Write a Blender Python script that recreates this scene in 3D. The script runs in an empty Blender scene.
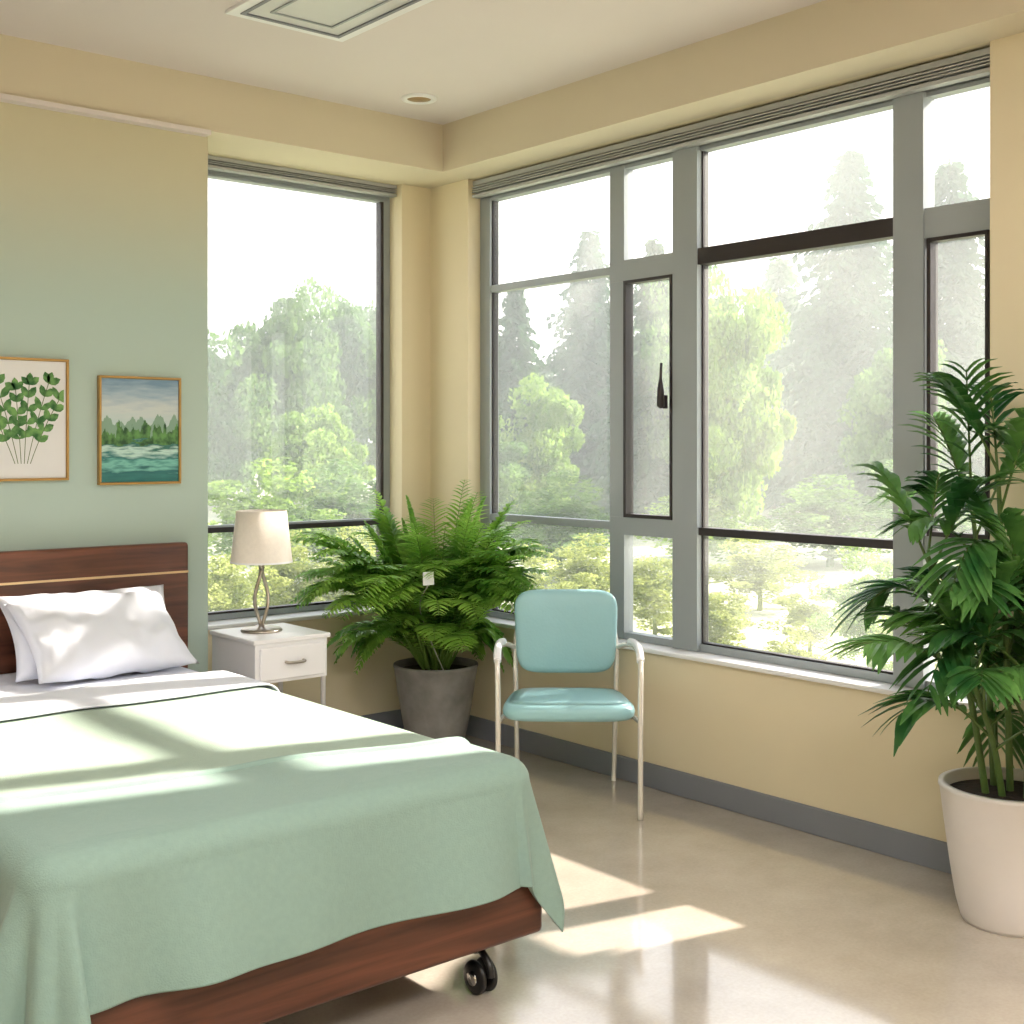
import bpy, bmesh, math, random
from mathutils import Vector, Matrix
random.seed(7)
C = bpy.context.scene.collection
D2 = Vector((0.6435, 0.7654, 0)); R2 = Vector((0.7654, -0.6435, 0))
bpy.context.scene.view_settings.view_transform = 'Standard'

# ------------------------------------------------------------ materials
def srgb(r, g, b):
    f = lambda c: (c/255/12.92) if c/255 <= 0.04045 else ((c/255+0.055)/1.055)**2.4
    return (f(r), f(g), f(b), 1)

def mat(name, col, rough=0.5, metal=0.0, noise=0.0, nscale=8, bump=0.0, bscale=60, spec=0.5, sheen=0, coat=0, trans=0):
    m = bpy.data.materials.new(name); m.use_nodes = True
    nt = m.node_tree; b = nt.nodes['Principled BSDF']
    b.inputs['Base Color'].default_value = col
    b.inputs['Roughness'].default_value = rough
    b.inputs['Metallic'].default_value = metal
    b.inputs['Specular IOR Level'].default_value = spec
    b.inputs['Sheen Weight'].default_value = sheen
    b.inputs['Coat Weight'].default_value = coat
    tc = nt.nodes.new('ShaderNodeTexCoord')
    if noise > 0:
        n = nt.nodes.new('ShaderNodeTexNoise'); n.inputs['Scale'].default_value = nscale; n.inputs['Detail'].default_value = 5
        nt.links.new(tc.outputs['Object'], n.inputs['Vector'])
        r = nt.nodes.new('ShaderNodeValToRGB')
        r.color_ramp.elements[0].position = 0.3; r.color_ramp.elements[1].position = 0.7
        r.color_ramp.elements[0].color = tuple(c*(1-noise) for c in col[:3])+(1,)
        r.color_ramp.elements[1].color = tuple(min(1, c*(1+noise)) for c in col[:3])+(1,)
        nt.links.new(n.outputs['Fac'], r.inputs['Fac']); nt.links.new(r.outputs['Color'], b.inputs['Base Color'])
    if bump > 0:
        n2 = nt.nodes.new('ShaderNodeTexNoise'); n2.inputs['Scale'].default_value = bscale; n2.inputs['Detail'].default_value = 4
        nt.links.new(tc.outputs['Object'], n2.inputs['Vector'])
        bp = nt.nodes.new('ShaderNodeBump'); bp.inputs['Strength'].default_value = bump; bp.inputs['Distance'].default_value = 0.01
        nt.links.new(n2.outputs['Fac'], bp.inputs['Height']); nt.links.new(bp.outputs['Normal'], b.inputs['Normal'])
    return m

def wood_mat(name, c1, c2, rough=0.35, axis_scale=(1.2, 14, 14)):
    m = bpy.data.materials.new(name); m.use_nodes = True
    nt = m.node_tree; b = nt.nodes['Principled BSDF']; b.inputs['Roughness'].default_value = rough
    tc = nt.nodes.new('ShaderNodeTexCoord'); mp = nt.nodes.new('ShaderNodeMapping')
    mp.inputs['Scale'].default_value = axis_scale
    nt.links.new(tc.outputs['Object'], mp.inputs['Vector'])
    n = nt.nodes.new('ShaderNodeTexNoise'); n.inputs['Scale'].default_value = 2.2; n.inputs['Detail'].default_value = 8; n.inputs['Distortion'].default_value = 0.8
    nt.links.new(mp.outputs['Vector'], n.inputs['Vector'])
    r = nt.nodes.new('ShaderNodeValToRGB'); r.color_ramp.elements[0].position = 0.3; r.color_ramp.elements[1].position = 0.72
    r.color_ramp.elements[0].color = c1; r.color_ramp.elements[1].color = c2
    nt.links.new(n.outputs['Fac'], r.inputs['Fac']); nt.links.new(r.outputs['Color'], b.inputs['Base Color'])
    return m

def leaf_mat(name, c1, c2, rough=0.45, translucency=0.35, nscale=3.0):
    m = bpy.data.materials.new(name); m.use_nodes = True
    nt = m.node_tree; b = nt.nodes['Principled BSDF']; out = nt.nodes['Material Output']
    b.inputs['Roughness'].default_value = rough
    tc = nt.nodes.new('ShaderNodeTexCoord')
    n = nt.nodes.new('ShaderNodeTexNoise'); n.inputs['Scale'].default_value = nscale; n.inputs['Detail'].default_value = 4
    nt.links.new(tc.outputs['Object'], n.inputs['Vector'])
    r = nt.nodes.new('ShaderNodeValToRGB'); r.color_ramp.elements[0].position = 0.35; r.color_ramp.elements[1].position = 0.65
    r.color_ramp.elements[0].color = c1; r.color_ramp.elements[1].color = c2
    nt.links.new(n.outputs['Fac'], r.inputs['Fac']); nt.links.new(r.outputs['Color'], b.inputs['Base Color'])
    t = nt.nodes.new('ShaderNodeBsdfTranslucent'); nt.links.new(r.outputs['Color'], t.inputs['Color'])
    mx = nt.nodes.new('ShaderNodeMixShader'); mx.inputs[0].default_value = translucency
    nt.links.new(b.outputs[0], mx.inputs[1]); nt.links.new(t.outputs[0], mx.inputs[2])
    nt.links.new(mx.outputs[0], out.inputs['Surface'])
    return m

M_wall = mat('paint_cream', srgb(225, 212, 182), 0.7, noise=0.02, nscale=2, bump=0.05, bscale=150)
M_soffit = mat('paint_soffit', srgb(213, 202, 178), 0.7, noise=0.02, nscale=2)
M_ceil = mat('paint_ceiling', srgb(222, 213, 210), 0.8, noise=0.015, nscale=2)
M_base = mat('vinyl_baseboard', srgb(126, 129, 138), 0.5, noise=0.03, nscale=5)
M_white = mat('white_lacquer', srgb(236, 236, 238), 0.3, noise=0.01)
M_alu = mat('aluminium_frame', srgb(154, 161, 165), 0.42, metal=0.1, noise=0.03, nscale=4)
M_dark = mat('dark_gasket', srgb(44, 38, 40), 0.4, noise=0.05)
M_blind = mat('blind_slats', srgb(176, 178, 180), 0.4, metal=0.2, noise=0.03)
M_chrome = mat('chrome', srgb(200, 200, 198), 0.18, metal=1.0, noise=0.02)
M_nickel = mat('brushed_nickel', srgb(176, 168, 156), 0.28, metal=1.0, noise=0.04, nscale=20)
M_black = mat('black_rubber', srgb(22, 22, 24), 0.35, noise=0.1)
M_sheet = mat('white_cotton', srgb(222, 226, 238), 0.85, noise=0.015, bump=0.2, bscale=12, sheen=0.2)
M_sage = mat('sage_coverlet', srgb(152, 172, 156), 0.9, noise=0.03, nscale=60, bump=0.2, bscale=240, sheen=0.15)
M_sage2 = mat('sage_blanket', srgb(134, 160, 150), 0.9, noise=0.03, nscale=60, bump=0.2, bscale=260, sheen=0.15)
M_teal = mat('teal_vinyl', srgb(150, 194, 200), 0.38, noise=0.03, nscale=5, bump=0.08, bscale=90)
M_shade = mat('linen_shade', srgb(232, 225, 215), 0.85, noise=0.03, nscale=60, bump=0.1, bscale=200)
M_potgray = mat('stone_pot', srgb(134, 130, 126), 0.65, noise=0.25, nscale=9, bump=0.3, bscale=30)
M_potwhite = mat('white_ceramic_pot', srgb(220, 213, 208), 0.35, noise=0.02)
M_soil = mat('soil', srgb(48, 34, 26), 0.95, noise=0.4, nscale=40, bump=1.0, bscale=50)
M_gold = mat('gold_frame', srgb(176, 140, 82), 0.4, metal=0.6, noise=0.08, nscale=12)
M_paper = mat('paper', srgb(222, 221, 220), 0.8, noise=0.02, nscale=6)
M_wood = wood_mat('walnut', srgb(58, 32, 22), srgb(112, 66, 47), axis_scale=(0.8, 12, 12))
M_inlay = mat('light_inlay', srgb(206, 176, 132), 0.4, noise=0.05)

def wall_sage():
    m = bpy.data.materials.new('sage_wall_warm_light'); m.use_nodes = True
    nt = m.node_tree; b = nt.nodes['Principled BSDF']; b.inputs['Roughness'].default_value = 0.7
    g = nt.nodes.new('ShaderNodeNewGeometry'); s = nt.nodes.new('ShaderNodeSeparateXYZ'); nt.links.new(g.outputs['Position'], s.inputs[0])
    mr = nt.nodes.new('ShaderNodeMapRange'); mr.interpolation_type = 'SMOOTHSTEP'
    mr.inputs['From Min'].default_value = 2.0; mr.inputs['From Max'].default_value = 2.85
    nt.links.new(s.outputs['Z'], mr.inputs['Value'])
    mx = nt.nodes.new('ShaderNodeMix'); mx.data_type = 'RGBA'
    mx.inputs[6].default_value = srgb(174, 192, 182); mx.inputs[7].default_value = srgb(204, 196, 166)  # warm light on the upper wall is blended into the base colour
    nt.links.new(mr.outputs[0], mx.inputs[0]); nt.links.new(mx.outputs[2], b.inputs['Base Color'])
    return m
M_sagewall = wall_sage()

def floor_mat():
    m = bpy.data.materials.new('polished_floor'); m.use_nodes = True
    nt = m.node_tree; b = nt.nodes['Principled BSDF']
    tc = nt.nodes.new('ShaderNodeTexCoord')
    n = nt.nodes.new('ShaderNodeTexNoise'); n.inputs['Scale'].default_value = 1.6; n.inputs['Detail'].default_value = 9; n.inputs['Roughness'].default_value = 0.65
    n2 = nt.nodes.new('ShaderNodeTexNoise'); n2.inputs['Scale'].default_value = 90; n2.inputs['Detail'].default_value = 3
    nt.links.new(tc.outputs['Object'], n.inputs['Vector']); nt.links.new(tc.outputs['Object'], n2.inputs['Vector'])
    r = nt.nodes.new('ShaderNodeValToRGB'); r.color_ramp.elements[0].position = 0.3; r.color_ramp.elements[1].position = 0.7
    r.color_ramp.elements[0].color = srgb(172, 161, 149); r.color_ramp.elements[1].color = srgb(203, 192, 178)
    nt.links.new(n.outputs['Fac'], r.inputs['Fac'])
    mx = nt.nodes.new('ShaderNodeMix'); mx.data_type = 'RGBA'; mx.blend_type = 'OVERLAY'; mx.inputs[0].default_value = 0.12
    nt.links.new(r.outputs['Color'], mx.inputs[6]); nt.links.new(n2.outputs['Fac'], mx.inputs[7])
    nt.links.new(mx.outputs[2], b.inputs['Base Color'])
    mr = nt.nodes.new('ShaderNodeMapRange'); mr.inputs['To Min'].default_value = 0.08; mr.inputs['To Max'].default_value = 0.18
    nt.links.new(n.outputs['Fac'], mr.inputs['Value']); nt.links.new(mr.outputs[0], b.inputs['Roughness'])
    b.inputs['Coat Weight'].default_value = 1.0; b.inputs['Coat Roughness'].default_value = 0.08; b.inputs['Coat IOR'].default_value = 1.6
    return m
M_floor = floor_mat()

def glass_mat():
    m = bpy.data.materials.new('window_glass'); m.use_nodes = True
    nt = m.node_tree; nt.nodes.remove(nt.nodes['Principled BSDF']); out = nt.nodes['Material Output']
    t = nt.nodes.new('ShaderNodeBsdfTransparent'); g = nt.nodes.new('ShaderNodeBsdfGlossy'); g.inputs['Roughness'].default_value = 0.02
    tr = nt.nodes.new('ShaderNodeBsdfTranslucent'); tr.inputs['Color'].default_value = (0.93, 0.97, 0.94, 1)
    tc = nt.nodes.new('ShaderNodeTexCoord'); n = nt.nodes.new('ShaderNodeTexNoise'); n.inputs['Scale'].default_value = 1.3; n.inputs['Detail'].default_value = 2
    nt.links.new(tc.outputs['Object'], n.inputs['Vector'])
    mr = nt.nodes.new('ShaderNodeMapRange'); mr.inputs['From Min'].default_value = 0.3; mr.inputs['From Max'].default_value = 0.7
    mr.inputs['To Min'].default_value = 0.02; mr.inputs['To Max'].default_value = 0.055
    nt.links.new(n.outputs['Fac'], mr.inputs['Value'])
    m1 = nt.nodes.new('ShaderNodeMixShader'); nt.links.new(mr.outputs[0], m1.inputs[0])
    nt.links.new(t.outputs[0], m1.inputs[1]); nt.links.new(tr.outputs[0], m1.inputs[2])
    mx = nt.nodes.new('ShaderNodeMixShader'); mx.inputs[0].default_value = 0.03
    nt.links.new(m1.outputs[0], mx.inputs[1]); nt.links.new(g.outputs[0], mx.inputs[2]); nt.links.new(mx.outputs[0], out.inputs[0])
    return m
M_glass = glass_mat()

def emis(name, col, s):
    m = bpy.data.materials.new(name); m.use_nodes = True
    b = m.node_tree.nodes['Principled BSDF']; b.inputs['Emission Color'].default_value = col; b.inputs['Emission Strength'].default_value = s
    return m

# ------------------------------------------------------------ mesh helpers
def group(name, loc=(0, 0, 0), rotz=0):
    e = bpy.data.objects.new(name, None); C.objects.link(e); e.location = loc; e.rotation_euler = (0, 0, rotz); e.empty_display_size = 0.1
    return e

def mk(name, V, F, m, parent=None, smooth=False):
    me = bpy.data.meshes.new(name); me.from_pydata([tuple(v) for v in V], [], F); me.update()
    if m: me.materials.append(m)
    if smooth:
        for p in me.polygons: p.use_smooth = True
    o = bpy.data.objects.new(name, me); C.objects.link(o)
    if parent: o.parent = parent
    return o

def box(name, x0, x1, y0, y1, z0, z1, m, parent=None, bevel=0.0, seg=2):
    V = [(x, y, z) for x in (x0, x1) for y in (y0, y1) for z in (z0, z1)]
    F = [(0, 1, 3, 2), (4, 6, 7, 5), (0, 4, 5, 1), (2, 3, 7, 6), (0, 2, 6, 4), (1, 5, 7, 3)]
    o = mk(name, V, F, m, parent)
    if bevel > 0:
        b = o.modifiers.new('bevel', 'BEVEL'); b.width = bevel; b.segments = seg
        if seg > 2:
            for p in o.data.polygons: p.use_smooth = True
    return o

def boxes(name, lst, m, parent=None, bevel=0.0):
    V = []; F = []
    for (x0, x1, y0, y1, z0, z1) in lst:
        k = len(V)
        V += [(x, y, z) for x in (x0, x1) for y in (y0, y1) for z in (z0, z1)]
        F += [tuple(k+i for i in f) for f in [(0, 1, 3, 2), (4, 6, 7, 5), (0, 4, 5, 1), (2, 3, 7, 6), (0, 2, 6, 4), (1, 5, 7, 3)]]
    o = mk(name, V, F, m, parent)
    if bevel > 0:
        b = o.modifiers.new('bevel', 'BEVEL'); b.width = bevel; b.segments = 2
    return o

def lathe(name, prof, m, parent=None, n=48, loc=(0, 0, 0)):
    V = []; F = []
    for (r, z) in prof:
        for i in range(n):
            a = 2*math.pi*i/n; V.append((loc[0]+r*math.cos(a), loc[1]+r*math.sin(a), loc[2]+z))
    for j in range(len(prof)-1):
        for i in range(n):
            F.append((j*n+i, j*n+(i+1) % n, (j+1)*n+(i+1) % n, (j+1)*n+i))
    return mk(name, V, F, m, parent, True)

def smooth_path(pts, sub=6):
    P = [Vector(p) for p in pts]; out = []
    for i in range(len(P)-1):
        p0 = P[max(0, i-1)]; p1 = P[i]; p2 = P[i+1]; p3 = P[min(len(P)-1, i+2)]
        for k in range(sub):
            t = k/sub
            out.append(0.5*((2*p1)+(p2-p0)*t+(2*p0-5*p1+4*p2-p3)*t*t+(3*p1-p0-3*p2+p3)*t**3))
    out.append(P[-1]); return out

def tube_geo(V, F, pts, r, n=10, r2=None):
    k0 = len(V); N = len(pts); up = Vector((0.13, 0.31, 0.94)).normalized()
    for i, p in enumerate(pts):
        t = (pts[min(i+1, N-1)]-pts[max(i-1, 0)]).normalized()
        a = t.cross(up)
        if a.length < 0.05: a = t.cross(Vector((1, 0, 0)))
        a.normalize(); b = t.cross(a)
        rr = r if r2 is None else r+(r2-r)*i/(N-1)
        for j in range(n):
            an = 2*math.pi*j/n; V.append(p+a*rr*math.cos(an)+b*rr*math.sin(an))
    for i in range(N-1):
        for j in range(n):
            F.append((k0+i*n+j, k0+i*n+(j+1) % n, k0+(i+1)*n+(j+1) % n, k0+(i+1)*n+j))
    F.append(tuple(k0+j for j in range(n))); F.append(tuple(k0+(N-1)*n+j for j in range(n)))

def tube(name, pts, r, m, parent=None, n=12, sub=6, r2=None):
    V = []; F = []; tube_geo(V, F, smooth_path(pts, sub) if sub > 1 else [Vector(p) for p in pts], r, n, r2)
    return mk(name, V, F, m, parent, True)

# ------------------------------------------------------------ room shell
XR, YB = 4.0, 5.44
ZC = 3.117; ZS = 2.88; XO = 4.16
box('floor', -1.6, XO, -2.4, 5.8, -0.1, 0, M_floor)
box('ceiling', -1.6, XO, -2.4, 5.8, ZC, ZC+0.12, M_ceil)
box('wall_left', -1.72, -1.6, -2.4, 5.8, 0, ZC, M_wall)
box('wall_front', -1.6, XO, -2.52, -2.4, 0, ZC, M_wall)
box('wall_headboard', -1.6, 2.531, 5.1, 5.8, 0, ZC, M_sagewall)
boxes('wall_back', [(2.531, XO, YB, 5.62, 0, 0.63), (2.531, XO, YB, 5.62, ZS, ZC), (2.531, 2.6, YB, 5.62, 0.63, ZS), (3.813, XO, YB, 5.62, 0.63, ZS)], M_wall)
boxes('wall_right', [(XR, XO, -2.4, 5.44, 0, 0.59), (XR, XO, -2.4, 5.44, ZS, ZC), (XR, XO, 5.113, 5.44, 0.59, ZS), (XR, XO, -2.4, 2.22, 0.59, ZS)], M_wall)
box('trim_soffit_back', -1.6, 4.0, 5.061, YB, ZS, ZC, M_soffit)
box('trim_soffit_right', 3.8, 4.0, -2.4, 5.061, ZS, ZC, M_soffit)
box('trim_soffit_lip', -1.6, 2.52, 5.045, 5.1, ZS-0.02, ZS, M_ceil)
box('baseboard_right', 3.985, 4.0, -2.4, YB, 0, 0.105, M_base, bevel=0.004)
box('baseboard_back', 2.531, 3.985, YB-0.015, YB, 0, 0.105, M_base, bevel=0.004)
box('baseboard_headboard', -1.6, 2.545, 5.085, 5.1, 0, 0.105, M_base, bevel=0.004)
box('trim_sill_right', 3.975, 4.2, 2.2, 5.12, 0.59, 0.61, M_white, bevel=0.006)
box('trim_sill_back', 2.55, 3.83, 5.41, 5.66, 0.63, 0.65, M_white, bevel=0.006)

# right window -----------------------------------------------------------
w1 = group('window_1')
X0, X1 = 4.08, 4.14
fr = []
def vbar(y0, y1, z0=0.612, z1=2.784, x0=X0, x1=X1): fr.append((x0, x1, y0, y1, z0, z1))
def hbar(y0, y1, z0, z1, x0=X0+0.003, x1=X1-0.003): fr.append((x0, x1, y0, y1, z0, z1))
A0, A1, B0, B1, K0, K1 = 4.055, 4.147, 3.60, 3.742, 2.515, 2.64
vbar(5.03, 5.11); vbar(A0, A1); vbar(B0, B1, x0=4.065); vbar(K0, K1, x0=4.065); vbar(2.222, 2.26)
hbar(2.224, 5.108, 0.611, 0.642); hbar(2.224, 5.108, 2.766, 2.783)
hbar(B1-0.005, A1-0.003, 2.25, 2.345, x0=4.075); hbar(2.224, K0+0.005, 2.25, 2.36, x0=4.075)
hbar(A1-0.005, 5.035, 2.29, 2.325); hbar(A1-0.005, 5.035, 1.11, 1.145)
hbar(B1-0.005, A1-0.003, 1.09, 1.17, x0=4.075); hbar(2.224, K0+0.005, 1.09, 1.17, x0=4.075)
boxes('aluminium_frame', fr, M_alu, w1)
dk = []
dk.append((4.07, 4.135, K1, B0, 2.275, 2.345))          # dark transom
dk.append((4.075, 4.135, K1, B0, 1.112, 1.145))
for (a, b) in ((B1+0.01, A0-0.005), (2.265, K0-0.01)):                 # casement sash gaskets
    z0, z1 = 1.17, 2.25
    dk += [(4.07, 4.12, a, a+0.013, z0, z1), (4.07, 4.12, b-0.016, b, z0, z1), (4.071, 4.119, a+0.013, b-0.016, z0, z0+0.016), (4.071, 4.119, a+0.013, b-0.016, z1-0.014, z1)]
dk += [(4.095, 4.13, 5.023, 5.03, 0.645, 2.766), (4.095, 4.13, K1, K1+0.008, 0.645, 2.766), (4.095, 4.13, B0-0.008, B0, 0.645, 2.766),
       (4.096, 4.129, K1+0.008, B0-0.008, 0.642, 0.650), (4.096, 4.129, A1, 5.022, 0.642, 0.650)]
boxes('dark_gaskets', dk, M_dark, w1)
box('glass_pane', 4.105, 4.109, 2.25, 5.06, 0.63, 2.775, M_glass, w1)
box('handle_plate', 4.05, 4.072, 3.775, 3.795, 1.66, 1.72, M_dark, w1, bevel=0.003)
tube('handle_lever', [(4.06, 3.785, 1.70), (4.04, 3.785, 1.71), (4.035, 3.785, 1.78), (4.04, 3.785, 1.86)], 0.006, M_dark, w1)
lathe('handle_grip', [(0.003, 1.66), (0.017, 1.67), (0.015, 1.74), (0.007, 1.79), (0.002, 1.80)], M_dark, w1, 16, (4.035, 3.785, 0))
bl = group('venetian_blind')
L = [(4.03, 4.07, 2.225, 5.11, 2.846, 2.87)]
for i, z in enumerate((2.832, 2.820, 2.808)): L.append((4.02+0.003*(i % 2), 4.065, 2.23, 5.105, z, z+0.006))
L.append((4.022, 4.065, 2.23, 5.105, 2.784, 2.798))
boxes('blind_stack', L, M_blind, bl)
box('blind_fascia', 4.085, 4.14, 2.222, 5.112, 2.786, ZS-0.001, M_alu, bl)
# back window ------------------------------------------------------------
w2 = group('window_2')
boxes('aluminium_frame', [(3.775, 3.812, 5.55, 5.61, 0.652, 2.81), (2.601, 2.66, 5.55, 5.61, 0.652, 2.81), (2.66, 3.775, 5.552, 5.608, 0.652, 0.68), (2.66, 3.775, 5.552, 5.608, 2.797, 2.81), (2.66, 3.775, 5.56, 5.60, 1.10, 1.11)], M_alu, w2)
boxes('dark_gaskets', [(3.757, 3.775, 5.555, 5.6, 0.68, 2.797), (2.66, 3.757, 5.556, 5.599, 1.075, 1.10), (2.66, 3.757, 5.556, 5.599, 0.68, 0.69)], M_dark, w2)
box('glass_pane', 2.63, 3.78, 5.575, 5.579, 0.67, 2.80, M_glass, w2)
b2 = group('venetian_blind')
L = [(2.602, 3.81, 5.48, 5.53, 2.860, 2.878)]
for i, z in enumerate((2.850, 2.841)): L.append((2.605, 3.808, 5.48, 5.53, z, z+0.004))
L.append((2.605, 3.808, 5.48, 5.525, 2.82, 2.833))
boxes('blind_stack', L, M_blind, b2)
box('blind_fascia', 2.602, 3.811, 5.55, 5.61, 2.812, ZS-0.001, M_alu, b2)

# ceiling fixtures ---------------------------------------------------------
M_diff = mat('troffer_diffuser', srgb(206, 206, 206), 0.3, noise=0.02)
def troffer_or_fill(x0, x1, y0, y1, lit):
    g = group('ceiling_panel_or_fill')
    boxes('outer_frame', [(x0, x1, y0, y0+0.04, ZC-0.012, ZC), (x0, x1, y1-0.04, y1, ZC-0.012, ZC), (x0, x0+0.04, y0+0.04, y1-0.04, ZC-0.012, ZC), (x1-0.04, x1, y0+0.04, y1-0.04, ZC-0.012, ZC)], M_white, g)
    boxes('inner_frame', [(x0+0.04, x1-0.04, y0+0.04, y0+0.055, ZC-0.016, ZC), (x0+0.04, x1-0.04, y1-0.055, y1-0.04, ZC-0.016, ZC), (x0+0.04, x0+0.055, y0+0.055, y1-0.055, ZC-0.016, ZC), (x1-0.055, x1-0.04, y0+0.055, y1-0.055, ZC-0.016, ZC)], M_base if not lit else M_white, g)
    if not lit:
        boxes('louvre_frame', [(x0+0.12, x1-0.12, y0+0.12, y0+0.13, ZC-0.015, ZC), (x0+0.12, x1-0.12, y1-0.13, y1-0.12, ZC-0.015, ZC), (x0+0.12, x0+0.13, y0+0.13, y1-0.13, ZC-0.015, ZC), (x1-0.13, x1-0.12, y0+0.13, y1-0.13, ZC-0.015, ZC)], M_alu, g)
    box('diffuser', x0+0.055, x1-0.055, y0+0.055, y1-0.055, ZC-0.01, ZC-0.002, emis('fill_light_diffuser', (1, 0.97, 0.945, 1), lit) if lit else M_diff, g)
troffer_or_fill(2.18, 2.69, 3.1, 4.25, 0)
troffer_or_fill(-0.1, 1.1, -0.9, 0.3, 20.0)  # the lit panels are out of view, added as fill light
troffer_or_fill(-0.1, 1.1, 1.2, 2.2, 13.0)
troffer_or_fill(2.0, 3.2, -1.4, -0.2, 22.0)
dl = group('recessed_downlight')
lathe('trim_ring', [(0.083, ZC), (0.083, ZC-0.008), (0.06, ZC-0.012), (0.055, ZC-0.004)], M_white, dl, 40, (3.42, 4.74, 0))
lathe('lens', [(0.056, ZC-0.005), (0.03, ZC-0.01), (0.001, ZC-0.012)], mat('dl_lens', srgb(160, 130, 90), 0.3, noise=0.02), dl, 40, (3.42, 4.74, 0))

# ------------------------------------------------------------ bed
bed = group('hospital_bed')
BX0, BX1, BY0, BY1 = 0.93, 2.25, 2.64, 4.97
box('headboard', 0.78, 2.39, 4.99, 5.045, 0.12, 1.084, M_wood, bed, bevel=0.015, seg=4)
box('headboard_inlay', 0.784, 2.386, 4.9865, 4.992, 0.955, 0.964, M_inlay, bed)
box('side_rail_near', BX0-0.01, BX0+0.03, BY0, 4.99, 0.16, 0.335, M_wood, bed, bevel=0.01, seg=3)
box('side_rail_far', BX1-0.0, BX1+0.04, BY0, 4.99, 0.16, 0.335, M_wood, bed, bevel=0.01, seg=3)
box('foot_rail', BX0-0.03, BX1+0.05, BY0-0.045, BY0+0.0, 0.15, 0.345, M_wood, bed, bevel=0.018, seg=4)
box('deck', BX0+0.03, BX1, BY0, 4.99, 0.27, 0.33, M_dark, bed)
box('mattress', BX0+0.02, BX1-0.02, BY0+0.02, 4.98, 0.33, 0.60, M_sheet, bed, bevel=0.05, seg=5)
for i, (x, y) in enumerate(((2.14, 2.70), (1.02, 2.70), (2.14, 4.88), (1.02, 4.88))):
    tube(f'castor_stem_{i+1}', [(x, y, 0.27), (x, y, 0.105)], 0.014, M_chrome, bed, sub=1)
    lathe(f'castor_collar_{i+1}', [(0.001, 0.122), (0.024, 0.122), (0.024, 0.110), (0.001, 0.110)], M_chrome, bed, 24, (x, y, 0))
    V = []; F = []
    R = 0.046; n = 32; cy = y-0.02
    for sx in (-0.028, 0.010):
        prof = [(0.001, 0), (0.027, 0), (0.041, 0.002), (R, 0.007), (R, 0.014), (0.041, 0.018), (0.001, 0.018)]
        k = len(V)
        for (rr, xx) in prof:
            for j in range(n):
                a = 2*math.pi*j/n; V.append((x+sx+xx, cy+rr*math.cos(a), R+rr*math.sin(a)))
        for q in range(len(prof)-1):
            for j in range(n): F.append((k+q*n+j, k+q*n+(j+1) % n, k+(q+1)*n+(j+1) % n, k+(q+1)*n+j))
    mk(f'castor_wheel_{i+1}', V, F, M_black, bed, True)
    V = []; F = []
    for sx in (-0.031, 0.028):
        k = len(V)
        for (rr, xx) in ((0.001, 0), (0.02, 0), (0.02, 0.003), (0.001, 0.003)):
            for j in range(24):
                a = 2*math.pi*j/24; V.append((x+sx+xx, cy+rr*math.cos(a), R+rr*math.sin(a)))
        for q in range(3):
            for j in range(24): F.append((k+q*24+j, k+q*24+(j+1) % 24, k+(q+1)*24+(j+1) % 24, k+(q+1)*24+j))
    mk(f'castor_hub_{i+1}', V, F, M_chrome, bed, True)
    tube(f'castor_fork_{i+1}', [(x, y, 0.117), (x, cy-0.01, 0.112), (x, cy-0.04, 0.085), (x, cy-0.047, 0.055)], 0.010, M_black, bed)

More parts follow.
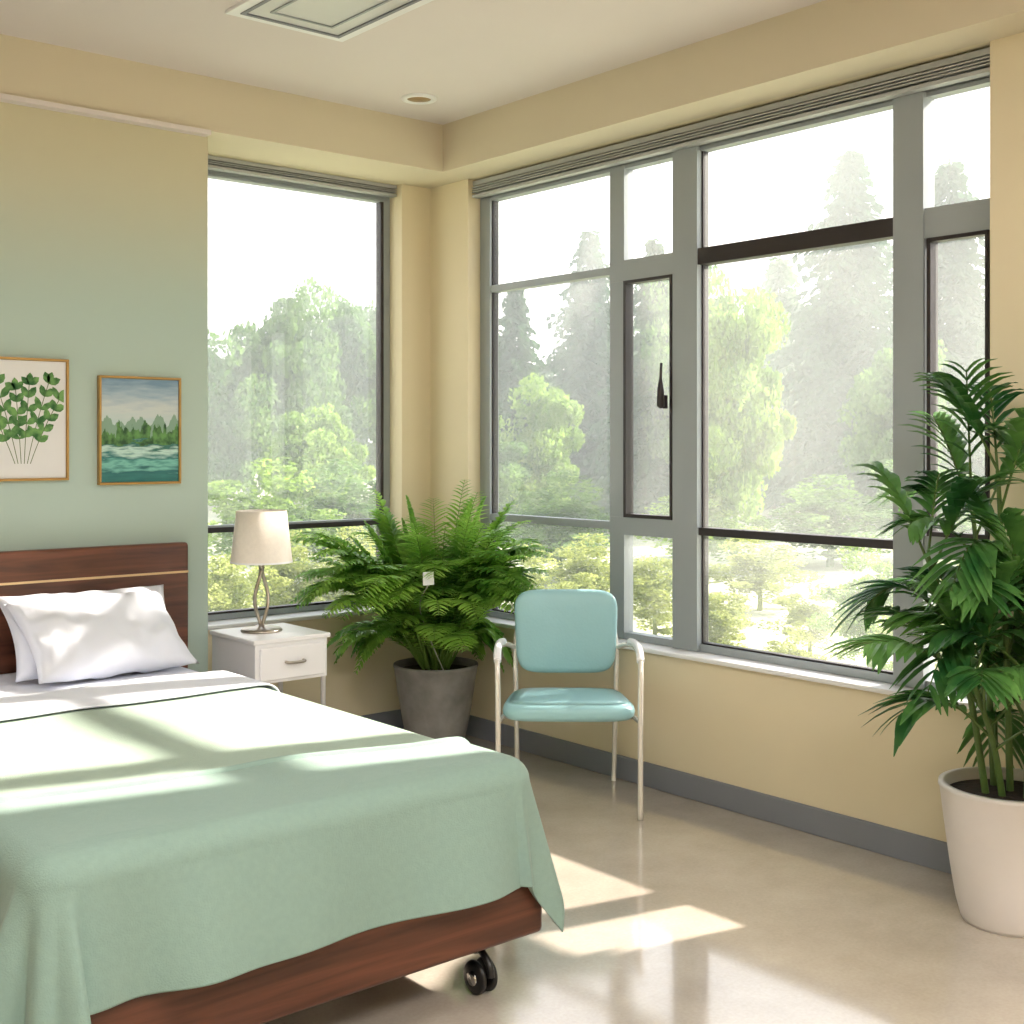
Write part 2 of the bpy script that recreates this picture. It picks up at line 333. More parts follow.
from mathutils import noise as mn
def drape(name, y_head, ztop, side, foot, off, m, slant=0.0, wr=0.006, edge_roll=False, thick=0.006):
    """cloth laid over the mattress; hangs over both sides and (if foot>0) the foot end"""
    r = 0.06
    cx0, cx1, cy0 = BX0+r-0.01, BX1-r+0.01, BY0+r-0.02
    W = cx1-cx0; na = 150; nb = 150 if foot > 0 else 40
    V = []; F = []
    for j in range(nb+1):
        for i in range(na+1):
            a = -side+(W+2*side)*i/na
            ox = -a if a < 0 else (a-W if a > W else 0); sx = -1 if a < 0 else 1
            fx = min(max(a, 0), W); x = cx0+fx
            if foot > 0:
                yh = y_head+slant*(fx/W-0.5)+0.012*math.sin(fx*9+1)
                tot = (yh-cy0)+foot
                b = yh-tot*j/nb
                oy = max(0, cy0-b); y = max(b, cy0)
            else:
                oy = 0; y = y_head+(slant-y_head)*j/nb
            ln = math.hypot(ox, oy)
            if ln > 0: dx, dy = sx*ox/ln, -oy/ln
            else: dx = dy = 0
            if ox > 0 and oy > 0:
                ln *= 1+0.02*min(ox, oy)/max(ox, oy)
            arc = math.pi*r/2
            if ln < arc: out = r*math.sin(ln/r); dn = r*(1-math.cos(ln/r))
            else:
                h = ln-arc
                ang = math.atan2(oy, ox+1e-9)
                q = (y*1.0 if ox > 0 else 0)*9.0 + x*(9.0 if oy > 0 else 0)+sx*ang*3.2
                fold = (math.sin(q*1.15+0.6)+0.55*math.sin(q*2.3+2.1*math.sin(q*0.45)))*0.5
                cor = math.exp(-((x-(cx1 if sx > 0 else cx0))**2)/0.02)*math.exp(-((y-cy0)**2)/0.02) if (ox > 0 or oy > 0) else 0
                out = r+h*(0.15+0.22*fold+0.08*cor); dn = r+h*(0.99-0.03*fold)
            z = ztop+off-dn
            nx = mn.noise(Vector((x*2.2, y*2.2, 1.3)))+0.5*mn.noise(Vector((x*5+y*3, y*4, 7.7)))
            if ln == 0: z += wr*nx+wr*0.5
            px = x+dx*(out+off); py = y+dy*(out+off)
            if edge_roll and foot > 0 and j <= 4:
                z += [0.0, 0.008, 0.010, 0.008, 0.003][j]
                if ln > 0: px += dx*0.006
            V.append((px, py, z))
    for j in range(nb):
        for i in range(na):
            k = j*(na+1)+i; F.append((k, k+na+1, k+na+2, k+1))
    o = mk(name, V, F, m, bed, True)
    s = o.modifiers.new('thick', 'SOLIDIFY'); s.thickness = thick; s.offset = 1
    return o
drape('fitted_sheet', 4.97, 0.606, 0.22, 0, 0.0, M_sheet, slant=4.0)
drape('coverlet', 4.12, 0.606, 0.33, 0.33, 0.012, M_sage, wr=0.008)
drape('foot_blanket', 3.02, 0.606, 0.355, 0.355, 0.024, M_sage2, slant=-0.19, wr=0.008, edge_roll=True)
drape('sheet_turnback', 4.38, 0.606, 0.30, 0, 0.026, M_sheet, slant=4.03, wr=0.008)

def pillow(name, c, w, h, t, tilt, yaw, seed):
    V = []; F = []; n = 36
    def pt(u, v, s):
        e = (max(0, 1-abs(u)**2.6)*max(0, 1-abs(v)**2.6))**0.55
        k = 1-0.07*(1-abs(u)**2)*(abs(v)**3); k2 = 1-0.09*(1-abs(v)**2)*(abs(u)**3)
        wv = 0.014*mn.noise(Vector((u*2.3+seed, v*2.3, s)))+0.018*mn.noise(Vector((u*5+seed, v*3, s)))
        return Vector((u*w/2*k2, v*h/2*k, s*(t/2*e)+wv*min(1, e*2)))
    for s in (1, -1):
        for j in range(n+1):
            for i in range(n+1):
                V.append(pt(-1+2*i/n, -1+2*j/n, s))
    N = (n+1)**2
    for j in range(n):
        for i in range(n):
            k = j*(n+1)+i
            F.append((k, k+1, k+n+2, k+n+1)); F.append((N+k, N+k+n+1, N+k+n+2, N+k+1))
    Mx = Matrix.Translation(c) @ Matrix.Rotation(yaw, 4, 'Z') @ Matrix.Rotation(tilt, 4, 'X')
    o = mk(name, [Mx @ v for v in V], F, M_sheet, bed, True)
    w_ = o.modifiers.new('weld', 'WELD'); w_.merge_threshold = 0.0008
pillow('pillow_front', (1.90, 4.71, 0.77), 0.64, 0.42, 0.18, math.radians(38), math.radians(3), 1)
pillow('pillow_rear', (1.90, 4.80, 0.775), 0.68, 0.40, 0.14, math.radians(46), math.radians(-2), 5)
pillow('pillow_side', (1.13, 4.74, 0.765), 0.60, 0.42, 0.17, math.radians(40), math.radians(-3), 9)

# ------------------------------------------------------------ nightstand
ns = group('nightstand')
nx0, nx1, ny0, ny1 = 2.515, 2.86, 4.64, 5.03
box('top', nx0-0.012, nx1+0.012, ny0-0.012, ny1, 0.672, 0.692, M_white, ns, bevel=0.005)
box('case', nx0, nx1, ny0, ny1, 0.505, 0.672, M_white, ns, bevel=0.003)
box('drawer_front', nx0+0.018, nx1-0.018, ny0-0.014, ny0, 0.518, 0.656, M_white, ns, bevel=0.006)
tube('drawer_handle', [(2.65, ny0-0.012, 0.59), (2.655, ny0-0.035, 0.589), (2.6925, ny0-0.038, 0.588), (2.73, ny0-0.035, 0.589), (2.735, ny0-0.012, 0.59)], 0.006, M_nickel, ns)
for i, (x, y) in enumerate(((nx0+0.012, ny0+0.012), (nx1-0.012, ny0+0.012), (nx0+0.012, ny1-0.012), (nx1-0.012, ny1-0.012))):
    tube(f'leg_{i+1}', [(x, y, 0.51), (x, y, 0)], 0.011, M_white, ns, sub=1)
tube('stretcher', [(nx0+0.012, ny0+0.012, 0.15), (nx1-0.012, ny0+0.012, 0.15)], 0.008, M_white, ns, sub=1)

# ------------------------------------------------------------ lamp
lp = group('table_lamp'); lx, ly, lz = 2.665, 4.86, 0.692
lathe('base', [(0.001, 0), (0.088, 0), (0.09, 0.006), (0.084, 0.013), (0.03, 0.02), (0.014, 0.03), (0.001, 0.032)], M_nickel, lp, 48, (lx, ly, lz))
for i, ph in enumerate((0, math.pi)):
    pts = []
    for k in range(25):
        s = k/24; rr = 0.005+0.026*math.sin(math.pi*s)**1.3; a = ph+0.5*math.pi*s-0.9
        pts.append((lx+rr*math.cos(a), ly+rr*math.sin(a), lz+0.025+0.245*s))
    tube(f'stem_strand_{i+1}', pts, 0.008, M_nickel, lp, n=10, sub=1)
lathe('neck', [(0.001, 0.26), (0.012, 0.262), (0.012, 0.30), (0.007, 0.305), (0.007, 0.40), (0.001, 0.402)], M_nickel, lp, 20, (lx, ly, lz))
lathe('shade', [(0.133, 0.298), (0.108, 0.523), (0.105, 0.523), (0.130, 0.298), (0.133, 0.298)], M_shade, lp, 64, (lx, ly, lz))
lathe('shade_top', [(0.106, 0.512), (0.001, 0.512)], M_shade, lp, 64, (lx, ly, lz))
lathe('shade_trim', [(0.1345, 0.298), (0.1335, 0.306)], M_white, lp, 64, (lx, ly, lz))

# ------------------------------------------------------------ pictures
def picframe(name, x0, x1, z0, z1):
    g = group(name); y0 = 5.073; w = 0.010
    boxes('frame', [(x0, x1, y0, 5.1, z0, z0+w), (x0, x1, y0, 5.1, z1-w, z1), (x0, x0+w, y0, 5.1, z0+w, z1-w), (x1-w, x1, y0, 5.1, z0+w, z1-w)], M_gold, g, bevel=0.002)
    return g
g1 = picframe('botanical_print', 1.515, 1.904, 1.356, 1.849)
box('paper', 1.526, 1.893, 5.083, 5.095, 1.367, 1.838, M_paper, g1)
V = []; F = []; V2 = []; F2 = []
def kite(V, F, p, d, l, w, y):
    n = Vector((-d.y, d.x)); k = len(V)
    prof = [(0, 0.0), (0.2, 0.62), (0.45, 1), (0.75, 0.75), (1, 0)]
    for s, ww in prof:
        for sg in (-1, 1): q = p+d*l*s+n*sg*ww*w/2; V.append((q.x, y, q.y))
    for i in range(4): F.append((k+2*i, k+2*i+1, k+2*i+3, k+2*i+2))
rg = random.Random(3); yy = 5.0825
for s in range(6):
    bx = 1.72+(s-2.5)*0.012; ang = math.radians(90-(s-2.5)*8+rg.uniform(-2, 2)); H = rg.uniform(0.30, 0.37)*(1-0.06*abs(s-2.5))
    prev = Vector((bx, 1.425))
    for k in range(1, 13):
        aa = ang-(s-2.5)*0.006*k; nxt = prev+Vector((math.cos(aa), math.sin(aa)))*H/12
        dd = (nxt-prev).normalized(); nn = Vector((-dd.y, dd.x))*0.0015; q = len(V2)
        for v in (prev-nn, prev+nn, nxt+nn, nxt-nn): V2.append((v.x, yy, v.y))
        F2.append((q, q+1, q+2, q+3))
        if k > 3 and k % 2 == 0:
            for sg in (-1, 1):
                a3 = aa+sg*math.radians(rg.uniform(30, 55)); yy -= 0.00002
                kite(V, F, nxt, Vector((math.cos(a3), math.sin(a3))), rg.uniform(0.045, 0.062), rg.uniform(0.024, 0.034), yy)
        prev = nxt
    kite(V, F, prev, dd, 0.05, 0.03, yy)
V = [(min(1.885, max(1.535, v[0])), v[1], v[2]) for v in V]
mk('painted_leaves', V, F, leaf_mat('ink_leaves', srgb(46, 96, 50), srgb(116, 160, 92), 0.8, 0.0, nscale=30), g1)
mk('painted_stems', V2, F2, mat('ink_stems', srgb(90, 110, 70), 0.8, noise=0.1), g1)

g2 = picframe('landscape_painting', 2.03, 2.394, 1.333, 1.79)
def paint_mat():
    m = bpy.data.materials.new('landscape_paint'); m.use_nodes = True
    nt = m.node_tree; b = nt.nodes['Principled BSDF']; b.inputs['Roughness'].default_value = 0.5
    N = nt.nodes.new; Lk = nt.links.new
    tc = N('ShaderNodeTexCoord'); s = N('ShaderNodeSeparateXYZ'); Lk(tc.outputs['Generated'], s.inputs[0])
    def nz(scale, sc, det=5):
        mp = N('ShaderNodeMapping'); mp.inputs['Scale'].default_value = scale; Lk(tc.outputs['Generated'], mp.inputs[0])
        n = N('ShaderNodeTexNoise'); n.inputs['Scale'].default_value = sc; n.inputs['Detail'].default_value = det; Lk(mp.outputs[0], n.inputs['Vector']); return n
    def math_(op, a, b_=None, c=None):
        q = N('ShaderNodeMath'); q.operation = op
        for i, v in enumerate((a, b_, c)):
            if v is None: continue
            if isinstance(v, (int, float)): q.inputs[i].default_value = v
            else: Lk(v, q.inputs[i])
        return q.outputs[0]
    def rmix(fac, a, c):
        mx = N('ShaderNodeMix'); mx.data_type = 'RGBA'; Lk(fac, mx.inputs[0])
        for i, v in ((6, a), (7, c)):
            if isinstance(v, tuple): mx.inputs[i].default_value = v
            else: Lk(v, mx.inputs[i])
        return mx.outputs[2]
    n1 = nz((2.2, 1, 15), 1.5)
    zz = math_('MULTIPLY_ADD', math_('SUBTRACT', n1.outputs['Fac'], 0.5), 0.34, s.outputs['Z'])
    r = N('ShaderNodeValToRGB'); Lk(zz, r.inputs['Fac']); E = r.color_ramp.elements
    stops = [(0.0, (44, 116, 112)), (0.10, (30, 98, 98)), (0.17, (120, 186, 172)), (0.23, (34, 108, 106)), (0.30, (186, 216, 206)), (0.35, (40, 100, 90)), (0.42, (96, 150, 136)), (0.5, (176, 196, 196)), (0.7, (192, 200, 198)), (0.86, (152, 172, 186)), (1.0, (112, 142, 164))]
    E[0].position = 0; E[0].color = srgb(*stops[0][1]); E[1].position = 1; E[1].color = srgb(*stops[-1][1])
    for p, c in stops[1:-1]:
        e = E.new(p); e.color = srgb(*c)
    nf = nz((9, 1, 2), 1.0, 5); topf = math_('MULTIPLY_ADD', nf.outputs['Fac'], 0.40, 0.40)
    mf = math_('MULTIPLY', math_('LESS_THAN', s.outputs['Z'], topf), math_('GREATER_THAN', zz, 0.42))
    n2 = nz((15, 1, 3), 1.0, 6); top = math_('MULTIPLY_ADD', n2.outputs['Fac'], 0.55, 0.24)
    mask = math_('MULTIPLY', math_('LESS_THAN', s.outputs['Z'], top), math_('GREATER_THAN', zz, 0.37))
    n3 = nz((8, 1, 8), 1.5, 4); r3 = N('ShaderNodeValToRGB'); Lk(n3.outputs['Fac'], r3.inputs['Fac'])
    r3.color_ramp.elements[0].position = 0.35; r3.color_ramp.elements[1].position = 0.65
    r3.color_ramp.elements[0].color = srgb(30, 72, 40); r3.color_ramp.elements[1].color = srgb(96, 146, 76)
    c1 = rmix(mf, r.outputs['Color'], srgb(126, 156, 136))
    c2 = rmix(mask, c1, r3.outputs['Color'])
    Lk(c2, b.inputs['Base Color'])
    return m
box('canvas', 2.041, 2.383, 5.08, 5.095, 1.344, 1.779, paint_mat(), g2)

# ------------------------------------------------------------ chair
ch = group('armchair', (3.59, 3.905, 0), math.radians(-40.06-1))
def slab(name, w0, w1, l, t, rc, fn, m, parent):
    n = 72
    def outline(inset):
        pts = []
        for i in range(n):
            th = 2*math.pi*i/n; c, s = math.cos(th), math.sin(th); p = 5.5
            a = math.copysign(abs(c)**(2/p), c); b = math.copysign(abs(s)**(2/p), s)
            w = (w0+(w1-w0)*(b+1)/2)/2-inset
            pts.append((a*w, b*(l/2-inset)))
        return pts
    prof = []
    for k in range(7):
        an = -math.pi/2+math.pi*k/6; prof.append((t/2*(1-math.cos(an)), t/2*math.sin(an)))
    prof = [(0.06, -t/2-0.004)]+prof+[(0.03, t/2+0.002), (0.08, t/2+0.006), (0.14, t/2+0.008)]
    V = []; F = []
    for (ins, c) in prof:
        for (a, b) in outline(ins): V.append(fn(a, b, c))
    for q in range(len(prof)-1):
        for i in range(n): F.append((q*n+i, q*n+(i+1) % n, (q+1)*n+(i+1) % n, (q+1)*n+i))
    F.append(tuple(range(n))[::-1]); F.append(tuple((len(prof)-1)*n+i for i in range(n)))
    return mk(name, V, F, m, parent, True)
slab('seat', 0.56, 0.48, 0.52, 0.07, 0.05, lambda a, b, c: (a, b-0.06, 0.414+c-0.012*b/0.24), M_teal, ch)
slab('backrest', 0.43, 0.465, 0.365, 0.045, 0.05, lambda a, b, c: (a, 0.235-c+0.09*b-0.25*a*a+0.0, 0.678+b), M_teal, ch)
M_tube = mat('cream_powdercoat', srgb(226, 222, 214), 0.25, metal=0.3, noise=0.02)
for s in (-1, 1):
    nm = 'right' if s > 0 else 'left'
    tube(f'arm_front_leg_{nm}', [(s*0.225, 0.25, 0.60), (s*0.26, 0.19, 0.625), (s*0.285, 0.05, 0.64), (s*0.29, -0.14, 0.645), (s*0.29, -0.23, 0.63), (s*0.288, -0.265, 0.57), (s*0.286, -0.275, 0.45), (s*0.284, -0.295, 0.0)], 0.011, M_tube, ch, sub=8)
    tube(f'back_leg_{nm}', [(s*0.215, 0.30, 0), (s*0.22, 0.245, 0.35), (s*0.222, 0.235, 0.48), (s*0.222, 0.25, 0.62), (s*0.20, 0.275, 0.78)], 0.011, M_tube, ch)
    tube(f'seat_side_rail_{nm}', [(s*0.285, -0.275, 0.385), (s*0.25, 0.0, 0.38), (s*0.221, 0.24, 0.385)], 0.009, M_tube, ch)
    tube(f'arm_pad_{nm}', [(s*0.275, 0.12, 0.648), (s*0.287, 0.03, 0.656), (s*0.29, -0.12, 0.66), (s*0.29, -0.20, 0.65), (s*0.289, -0.24, 0.625)], 0.016, M_white, ch)
tube('front_cross_bar', [(-0.27, -0.12, 0.375), (0.27, -0.12, 0.375)], 0.009, M_tube, ch, sub=1)
tube('back_cross_bar', [(-0.22, 0.24, 0.385), (0.22, 0.24, 0.385)], 0.009, M_tube, ch, sub=1)

# ------------------------------------------------------------ foliage helpers
def limx(p, mx, my):
    return Vector((min(p.x, mx), min(p.y, my), p.z))
def frond(V, F, SV, SF, base, az, reach, rise, droop, npair, ll, lw, rg, lim=None, start=0.15, fwd=0.5, sag=0.25, prof_pow=0.6, stem_r=0.003):
    h = Vector((math.cos(az), math.sin(az), 0)); perp0 = Vector((-h.y, h.x, 0)); up = Vector((0, 0, 1))
    P = lambda s: base+h*reach*(s**0.9)+up*(rise*s-droop*s*s)
    pts = [P(k/10) for k in range(11)]
    if lim: pts = [limx(p, *lim) for p in pts]
    tube_geo(SV, SF, pts, stem_r, 5, stem_r*0.4)
    for k in range(npair):
        s = start+(1-start)*(k+0.5)/npair
        p = P(s); t = (P(min(1, s+0.02))-P(s-0.02)).normalized()
        w = max(0.12, math.sin(math.pi*(0.12+0.86*(s-start)/(1-start))))**prof_pow
        for sg in (-1, 1):
            d = (perp0*sg*(1-fwd*0.5)+t*fwd+up*rg.uniform(-0.12, 0.15)).normalized()
            L_ = ll*w*rg.uniform(0.85, 1.1)
            wd = d.cross(Vector((0, 0, 1)));
            if wd.length < 0.1: wd = t.copy()
            wd.normalize()
            q = len(V); segs = 4
            for i in range(segs+1):
                u = i/segs; c = p+d*L_*u-up*sag*L_*u*u
                ww = lw*w*0.5*(math.sin(math.pi*min(1, 0.12+u*0.88))**0.8)*(1 if i < segs else 0.05)
                if i == segs: ww = lw*0.03
                v3 = [c-wd*ww+up*ww*0.35, c, c+wd*ww+up*ww*0.35]
                for v in v3: V.append(limx(v, *lim) if lim else v)
            for i in range(segs):
                a = q+3*i
                F.append((a, a+1, a+4, a+3)); F.append((a+1, a+2, a+5, a+4))

def pot(g, name, loc, rb, rt, h, m, rim=0.012):
    prof = [(0.001, 0), (rb*0.96, 0), (rb, 0.012)]
    for k in range(1, 9):
        s = k/8; prof.append((rb+(rt-rb)*(s**0.75), 0.012+(h-0.03)*s))
    prof += [(rt+0.004, h-0.012), (rt+0.003, h), (rt-rim, h), (rt-rim-0.002, h-0.03), (rt-rim-0.01, h-0.06)]
    lathe(name, prof, m, g, 64, loc)
    lathe('soil', [(rt-rim-0.004, h-0.035), (rt*0.6, h-0.025), (0.001, h-0.02)], M_soil, g, 48, loc)

# fern -----------------------------------------------------------------
fern = group('potted_fern'); fx, fy = 3.68, 4.96
pot(fern, 'pot', (fx, fy, 0), 0.13, 0.205, 0.425, M_potgray)
V = []; F = []; SV = []; SF = []; rg = random.Random(12)
for k in range(205):
    az = rg.uniform(0, 2*math.pi)
    tier = rg.random()
    if k >= 150:
        az = math.radians(rg.uniform(-108, -66)); tier = rg.uniform(0.3, 0.79)
    if k >= 175:
        az = math.radians(rg.uniform(160, 215))
    base = Vector((fx+0.08*math.cos(az)*rg.random(), fy+0.08*math.sin(az)*rg.random(), 0.40))
    if tier < 0.28: reach = rg.uniform(0.12, 0.42); rise = rg.uniform(1.0, 1.38); droop = rise*rg.uniform(0.3, 0.45)
    elif tier < 0.8: reach = rg.uniform(0.42, 0.70); rise = rg.uniform(1.05, 1.5); droop = rise*rg.uniform(0.5, 0.75)
    else: reach = rg.uniform(0.35, 0.6); rise = rg.uniform(0.6, 0.85); droop = rise*rg.uniform(0.8, 1.05)
    if k >= 150: reach = rg.uniform(0.52, 0.67)
    if k >= 175: reach = rg.uniform(0.58, 0.72)
    c, s = math.cos(az), math.sin(az)
    toward = -(c*0.6435+s*0.7654)
    if tier >= 0.8 and toward > 0.6: droop *= 0.7
    if c > 0: reach = min(reach, (3.93-base.x)/c)
    if s > 0: reach = min(reach, (5.36-base.y)/s)
    if s < -0.7: reach = min(reach, (base.y-4.29)/-s)
    if reach < 0.1: continue
    frond(V, F, SV, SF, base, az, reach, rise, droop, 26, rg.uniform(0.09, 0.13), 0.031, rg, lim=(3.955, 5.40), start=0.2, fwd=0.45, sag=0.15)
V = [Vector((v[0], max(v[1], 4.26), v[2])) for v in V]
mk('fronds', V, F, leaf_mat('fern_green', srgb(98, 152, 62), srgb(172, 214, 98), 0.4, 0.45, nscale=5), fern)
mk('stems', SV, SF, mat('fern_stem', srgb(110, 142, 62), 0.5, noise=0.1), fern)
tg = Vector((fx, fy, 0.90))-D2*0.54+R2*0.0
box('plant_tag', tg.x-0.03, tg.x+0.03, tg.y-0.002, tg.y+0.002, tg.z-0.03, tg.z+0.03, M_white, fern)
tube('plant_tag_stick', [(fx-0.02, fy-0.1, 0.39), (tg.x+0.1, tg.y+0.2, 0.72), (tg.x, tg.y+0.004, 0.87)], 0.003, M_tube, fern, sub=4)

# palm -----------------------------------------------------------------
palm = group('potted_palm'); qx, qy = 3.745, 2.01
pot(palm, 'pot', (qx, qy, 0), 0.15, 0.212, 0.43, M_potwhite, rim=0.016)
V = []; F = []; SV = []; SF = []; rg = random.Random(5)
canes = [(0.0, 0.0, 1.42, -0.04, 0.02), (0.06, -0.05, 1.24, 0.06, -0.06), (-0.07, 0.04, 1.15, -0.14, 0.12), (-0.03, -0.07, 0.98, -0.10, -0.08), (0.03, 0.07, 1.32, 0.0, 0.08), (-0.06, -0.01, 0.80, -0.16, 0.02)]
for (ox, oy, top, lx2, ly2) in canes:
    b0 = Vector((qx+ox, qy+oy, 0.38)); tp = Vector((qx+ox+lx2, qy+oy+ly2, top))
    mid = (b0+tp)/2+Vector((lx2*-0.15, ly2*-0.15, 0))
    pth = smooth_path([b0, mid, tp], 6)
    tube_geo(SV, SF, pth, 0.012, 8, 0.007)
    nf = 10
    for k in range(nf):
        s = 0.42+0.58*(k/(nf-1)); p = pth[min(len(pth)-1, int(s*(len(pth)-1)))]
        az = k*2.4+rg.uniform(-0.4, 0.4)+ox*30
        reach = rg.uniform(0.26, 0.44); rise = rg.uniform(0.32, 0.55); droop = rise*rg.uniform(0.6, 1.15)
        if s > 0.85: reach *= 0.55; rise *= 1.2; droop *= 0.5
        c = math.cos(az)
        if c > 0.25: 
            reach = min(reach, max(0.0, (3.90-p.x)/c))
            if reach < 0.08: reach = 0.08 if p.x < 3.85 else 0
            if reach == 0: continue
        tip_y = p.y+math.sin(az)*reach; tip_z = p.z+rise-droop
        if tip_y > 2.22 and tip_z < 0.95: rise += 0.95-tip_z   # low window-side fronds lifted out of the sun's path to the floor
        frond(V, F, SV, SF, p, az, reach, rise, droop, 9, rg.uniform(0.17, 0.24), 0.048, rg, lim=(3.96, 9), start=0.22, fwd=0.8, sag=0.35, prof_pow=0.5, stem_r=0.005)
mk('leaves', V, F, leaf_mat('palm_green', srgb(48, 100, 52), srgb(118, 168, 88), 0.3, 0.4, nscale=4), palm)
mk('canes', SV, SF, mat('cane_green', srgb(84, 110, 52), 0.5, noise=0.2, nscale=20), palm)

# ------------------------------------------------------------ outdoors
ZG = -0.35
M_lawn = mat('lawn_grass', srgb(172, 176, 148), 0.95, noise=0.15, nscale=0.8, bump=0.6, bscale=12)
mk('lawn', [(4.4, -30, ZG), (90, -30, ZG), (90, 90, ZG), (-40, 90, ZG), (-40, 5.9, ZG), (4.4, 5.9, ZG)], [(0, 1, 2, 3, 4, 5)], M_lawn)
def site(dep, u): v = D2*dep+R2*dep*u; return (v.x, v.y, ZG)
garden = group('garden_trees')

# morning mist over the garden (real homogeneous volume)
mm = bpy.data.materials.new('morning_mist'); mm.use_nodes = True; nt = mm.node_tree
nt.nodes.remove(nt.nodes['Principled BSDF']); vs = nt.nodes.new('ShaderNodeVolumeScatter')
vs.inputs['Color'].default_value = (0.90, 1.0, 0.98, 1); vs.inputs['Density'].default_value = 0.0105; vs.inputs['Anisotropy'].default_value = 0.0
nt.links.new(vs.outputs[0], nt.nodes['Material Output'].inputs['Volume'])
box('mist_back', -18, 62, 6.6, 62, ZG-0.2, 14, mm, garden)
box('mist_side', 5.2, 62, -12, 6.59, ZG-0.2, 14, mm, garden)

def quad(V, F, p, a, b):
    k = len(V); V += [p-a, p-b*0.6, p+a, p+b*0.6]; F.append((k, k+1, k+2, k+3))
def rv(rg): 
    z = rg.uniform(-1, 1); t = rg.uniform(0, 6.283); r = math.sqrt(1-z*z); return Vector((r*math.cos(t), r*math.sin(t), z))
def decid_mesh(seed, n=18000, low=0.22):
    rg = random.Random(seed); V = []; F = []; cl = []
    for k in range(60):
        d = rv(rg); rr = rg.uniform(0.2, 0.95)
        zz = 0.60+d.z*rr*0.40*(1-low)/0.78; k2 = 1.0 if zz < 0.65 else 1-(zz-0.65)*1.1
        cl.append((Vector((d.x*rr*k2, d.y*rr*k2, zz)), rg.uniform(0.10, 0.25)))
    for i in range(n):
        c, r = rg.choice(cl); d = rv(rg); p = c+Vector((d.x*r*1.4, d.y*r*1.4, d.z*r*0.38))*rg.uniform(0.6, 1.1)
        if p.z < 0.05: continue
        a = rv(rg)*rg.uniform(0.025, 0.055); b = a.cross(rv(rg)).normalized()*a.length
        a.z *= 0.4; b.z *= 0.4
        quad(V, F, p, a, b)
    tube_geo(V, F, [Vector((0, 0, 0)), Vector((0.01, 0, 0.3)), Vector((0, 0.02, 0.7))], 0.05, 7, 0.02)
    me = bpy.data.meshes.new('foliage'); me.from_pydata([tuple(v) for v in V], [], F); return me
def conif_mesh(seed):
    rg = random.Random(seed); V = []; F = []
    nl = 46
    for l in range(nl):
        R = (1-(0.08+0.9*l/nl))**0.85*rg.uniform(0.75, 1.1)+0.03
        nb = int(10+16*(1-l/nl))
        for b_ in range(nb):
            h = 0.08+0.9*(l+rg.uniform(-0.5, 0.5))/nl
            az = rg.uniform(0, 6.283); L = R*rg.uniform(0.5, 1.2); hd = Vector((math.cos(az), math.sin(az), 0)); pr = Vector((-hd.y, hd.x, 0))
            ns_ = max(4, int(18*L)); tilt = rg.uniform(-0.06, 0.02)
            for k in range(ns_):
                s = (k+0.5)/ns_; p = hd*L*s+Vector((0, 0, h+tilt*L*s-0.07*L*s*s))
                for sg in (-1, 1):
                    d = (pr*sg*rg.uniform(0.5, 1.2)+hd*0.7).normalized()*0.2*(1.15-s)*(0.5+L); d.z -= rg.uniform(0.005, 0.03)
                    wv = hd*0.04+Vector((0, 0, rg.uniform(-0.015, 0.015)))
                    k0 = len(V); V += [p, p+d*0.5+wv*0.6, p+d, p+d*0.45-wv*0.6]; F.append((k0, k0+1, k0+2, k0+3))
    tube_geo(V, F, [Vector((0, 0, 0)), Vector((0, 0, 1.01))], 0.04, 7, 0.005)
    me = bpy.data.meshes.new('foliage'); me.from_pydata([tuple(v) for v in V], [], F); return me
DM = [decid_mesh(s) for s in (1, 2, 3)]; SM = [decid_mesh(s, 8000, -0.2) for s in (8, 9)]; CM = [conif_mesh(s) for s in (4, 5)]
near = leaf_mat('foliage_near', srgb(100, 134, 60), srgb(160, 188, 92), 0.8, 0.45, 2)
midm = leaf_mat('foliage_mid', srgb(76, 112, 58), srgb(126, 158, 86), 0.8, 0.45, 2)
conm = leaf_mat('foliage_conifer', srgb(36, 72, 42), srgb(68, 104, 62), 0.8, 0.4, 2)
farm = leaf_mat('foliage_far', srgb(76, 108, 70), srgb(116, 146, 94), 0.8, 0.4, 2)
shrm = leaf_mat('foliage_shrub', srgb(134, 148, 76), srgb(182, 190, 112), 0.8, 0.45, 2)
rg = random.Random(21)
def plant(name, me, loc, rad, top, m):
    me2 = me.copy(); me2.materials.clear(); me2.materials.append(m)
    o = bpy.data.objects.new(name, me2); C.objects.link(o); o.location = loc; o.parent = garden
    o.scale = (rad, rad, top-ZG); o.rotation_euler = (0, 0, rg.uniform(0, 6)); return o
def topz(dep, py): return 1.5+dep*(445-py)/1251
def U(px): return (px-512)/1251
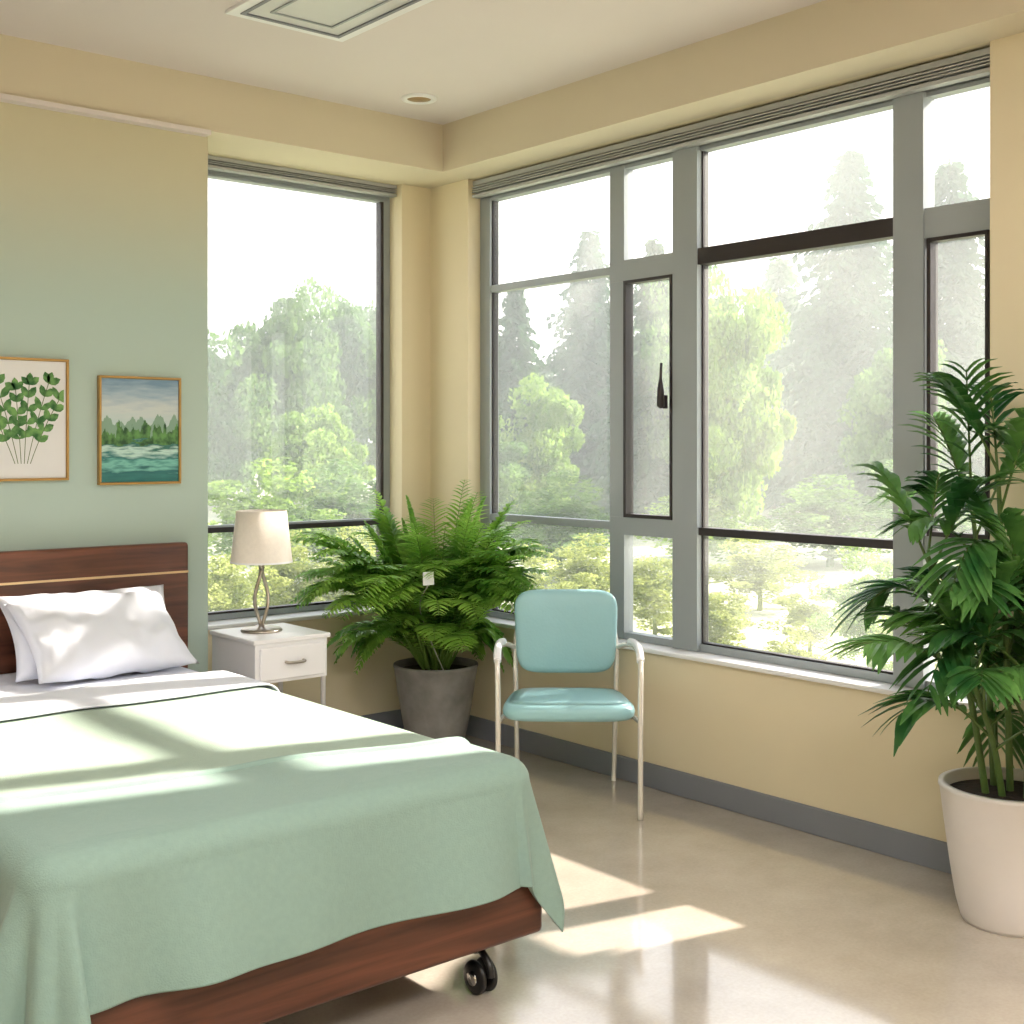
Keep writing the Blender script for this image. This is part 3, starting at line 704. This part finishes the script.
for (dep, px, py, rpx, kind, m) in [
    (25, 290, 275, 66, 'd', midm), (28, 350, 285, 60, 'd', midm), (24, 225, 320, 60, 'd', midm), (20, 320, 400, 55, 'd', near),
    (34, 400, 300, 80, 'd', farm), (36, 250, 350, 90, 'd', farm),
    (24, 515, 275, 80, 'c', conm), (30, 590, 222, 95, 'c', conm), (27, 655, 230, 85, 'c', conm), (22, 540, 370, 50, 'd', near),
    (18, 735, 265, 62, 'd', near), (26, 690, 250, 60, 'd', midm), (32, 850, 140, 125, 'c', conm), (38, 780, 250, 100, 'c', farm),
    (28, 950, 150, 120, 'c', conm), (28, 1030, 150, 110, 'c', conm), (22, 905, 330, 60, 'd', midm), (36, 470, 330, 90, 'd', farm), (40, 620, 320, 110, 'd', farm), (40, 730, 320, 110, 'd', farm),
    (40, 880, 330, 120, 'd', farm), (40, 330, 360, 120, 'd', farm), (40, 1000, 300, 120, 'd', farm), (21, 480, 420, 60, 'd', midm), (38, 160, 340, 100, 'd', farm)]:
    me = DM[int(px) % 3] if kind == 'd' else CM[int(px) % 2]
    plant('deciduous_tree' if kind == 'd' else 'conifer_tree', me, site(dep, U(px)), rpx*dep/1251, topz(dep, py), m)
for (dep, px, py, rpx, m) in [
    (11, 225, 555, 60, shrm), (12, 290, 548, 60, shrm), (12, 350, 545, 60, shrm), (16, 260, 480, 85, near), (17, 350, 480, 85, midm),
    (12, 520, 560, 60, shrm), (13, 590, 548, 60, shrm), (12, 655, 555, 50, shrm), (10.5, 715, 590, 50, shrm), (17, 560, 490, 80, midm),
    (10, 870, 560, 60, near), (9.5, 940, 590, 60, shrm), (11, 810, 595, 45, shrm), (19, 830, 490, 85, midm), (18, 700, 495, 75, near), (20, 930, 470, 90, midm), (9, 790, 640, 40, shrm), (12, 1010, 560, 70, shrm), (10, 430, 560, 70, shrm), (14, 760, 545, 60, shrm)]:
    plant('garden_shrub', SM[int(px) % 2], site(dep, U(px)), rpx*dep/1251, topz(dep, py), m)
# unseen trees added beside the window wall to shade its lower panes and corner
plant('deciduous_tree', DM[0], (9.0, 2.8, ZG), 0.95, 4.45, near)
plant('deciduous_tree', DM[1], (9.3, 3.6, ZG), 0.95, 7.2, near)

# ------------------------------------------------------------ light
w = bpy.data.worlds.new('World'); bpy.context.scene.world = w; w.use_nodes = True
nt = w.node_tree; bg = nt.nodes['Background']
tc = nt.nodes.new('ShaderNodeTexCoord'); s = nt.nodes.new('ShaderNodeSeparateXYZ'); nt.links.new(tc.outputs['Generated'], s.inputs[0])
r = nt.nodes.new('ShaderNodeValToRGB'); r.color_ramp.elements[0].color = (1.0, 0.985, 0.965, 1); r.color_ramp.elements[1].color = (0.84, 0.90, 1.0, 1); r.color_ramp.elements[1].position = 0.7
nt.links.new(s.outputs['Z'], r.inputs['Fac']); nt.links.new(r.outputs['Color'], bg.inputs['Color']); bg.inputs['Strength'].default_value = 2.2
sd = bpy.data.lights.new('sun', 'SUN'); sd.energy = 21; sd.angle = math.radians(1.2); sd.color = (1, 0.92, 0.80)
so = bpy.data.objects.new('sun', sd); C.objects.link(so); so.rotation_euler = Vector((-1.5, 0.36, -1)).to_track_quat('-Z', 'Y').to_euler(); so.location = (20, -3, 12)

cd = bpy.data.cameras.new('camera'); cam = bpy.data.objects.new('camera', cd); C.objects.link(cam)
cam.location = (0, 0, 1.5); cam.rotation_euler = (math.radians(90), 0, math.radians(-40.06))
cd.sensor_width = 36; cd.lens = 1251/1024*36; cd.shift_y = -67/1024; cd.clip_end = 300
bpy.context.scene.camera = cam
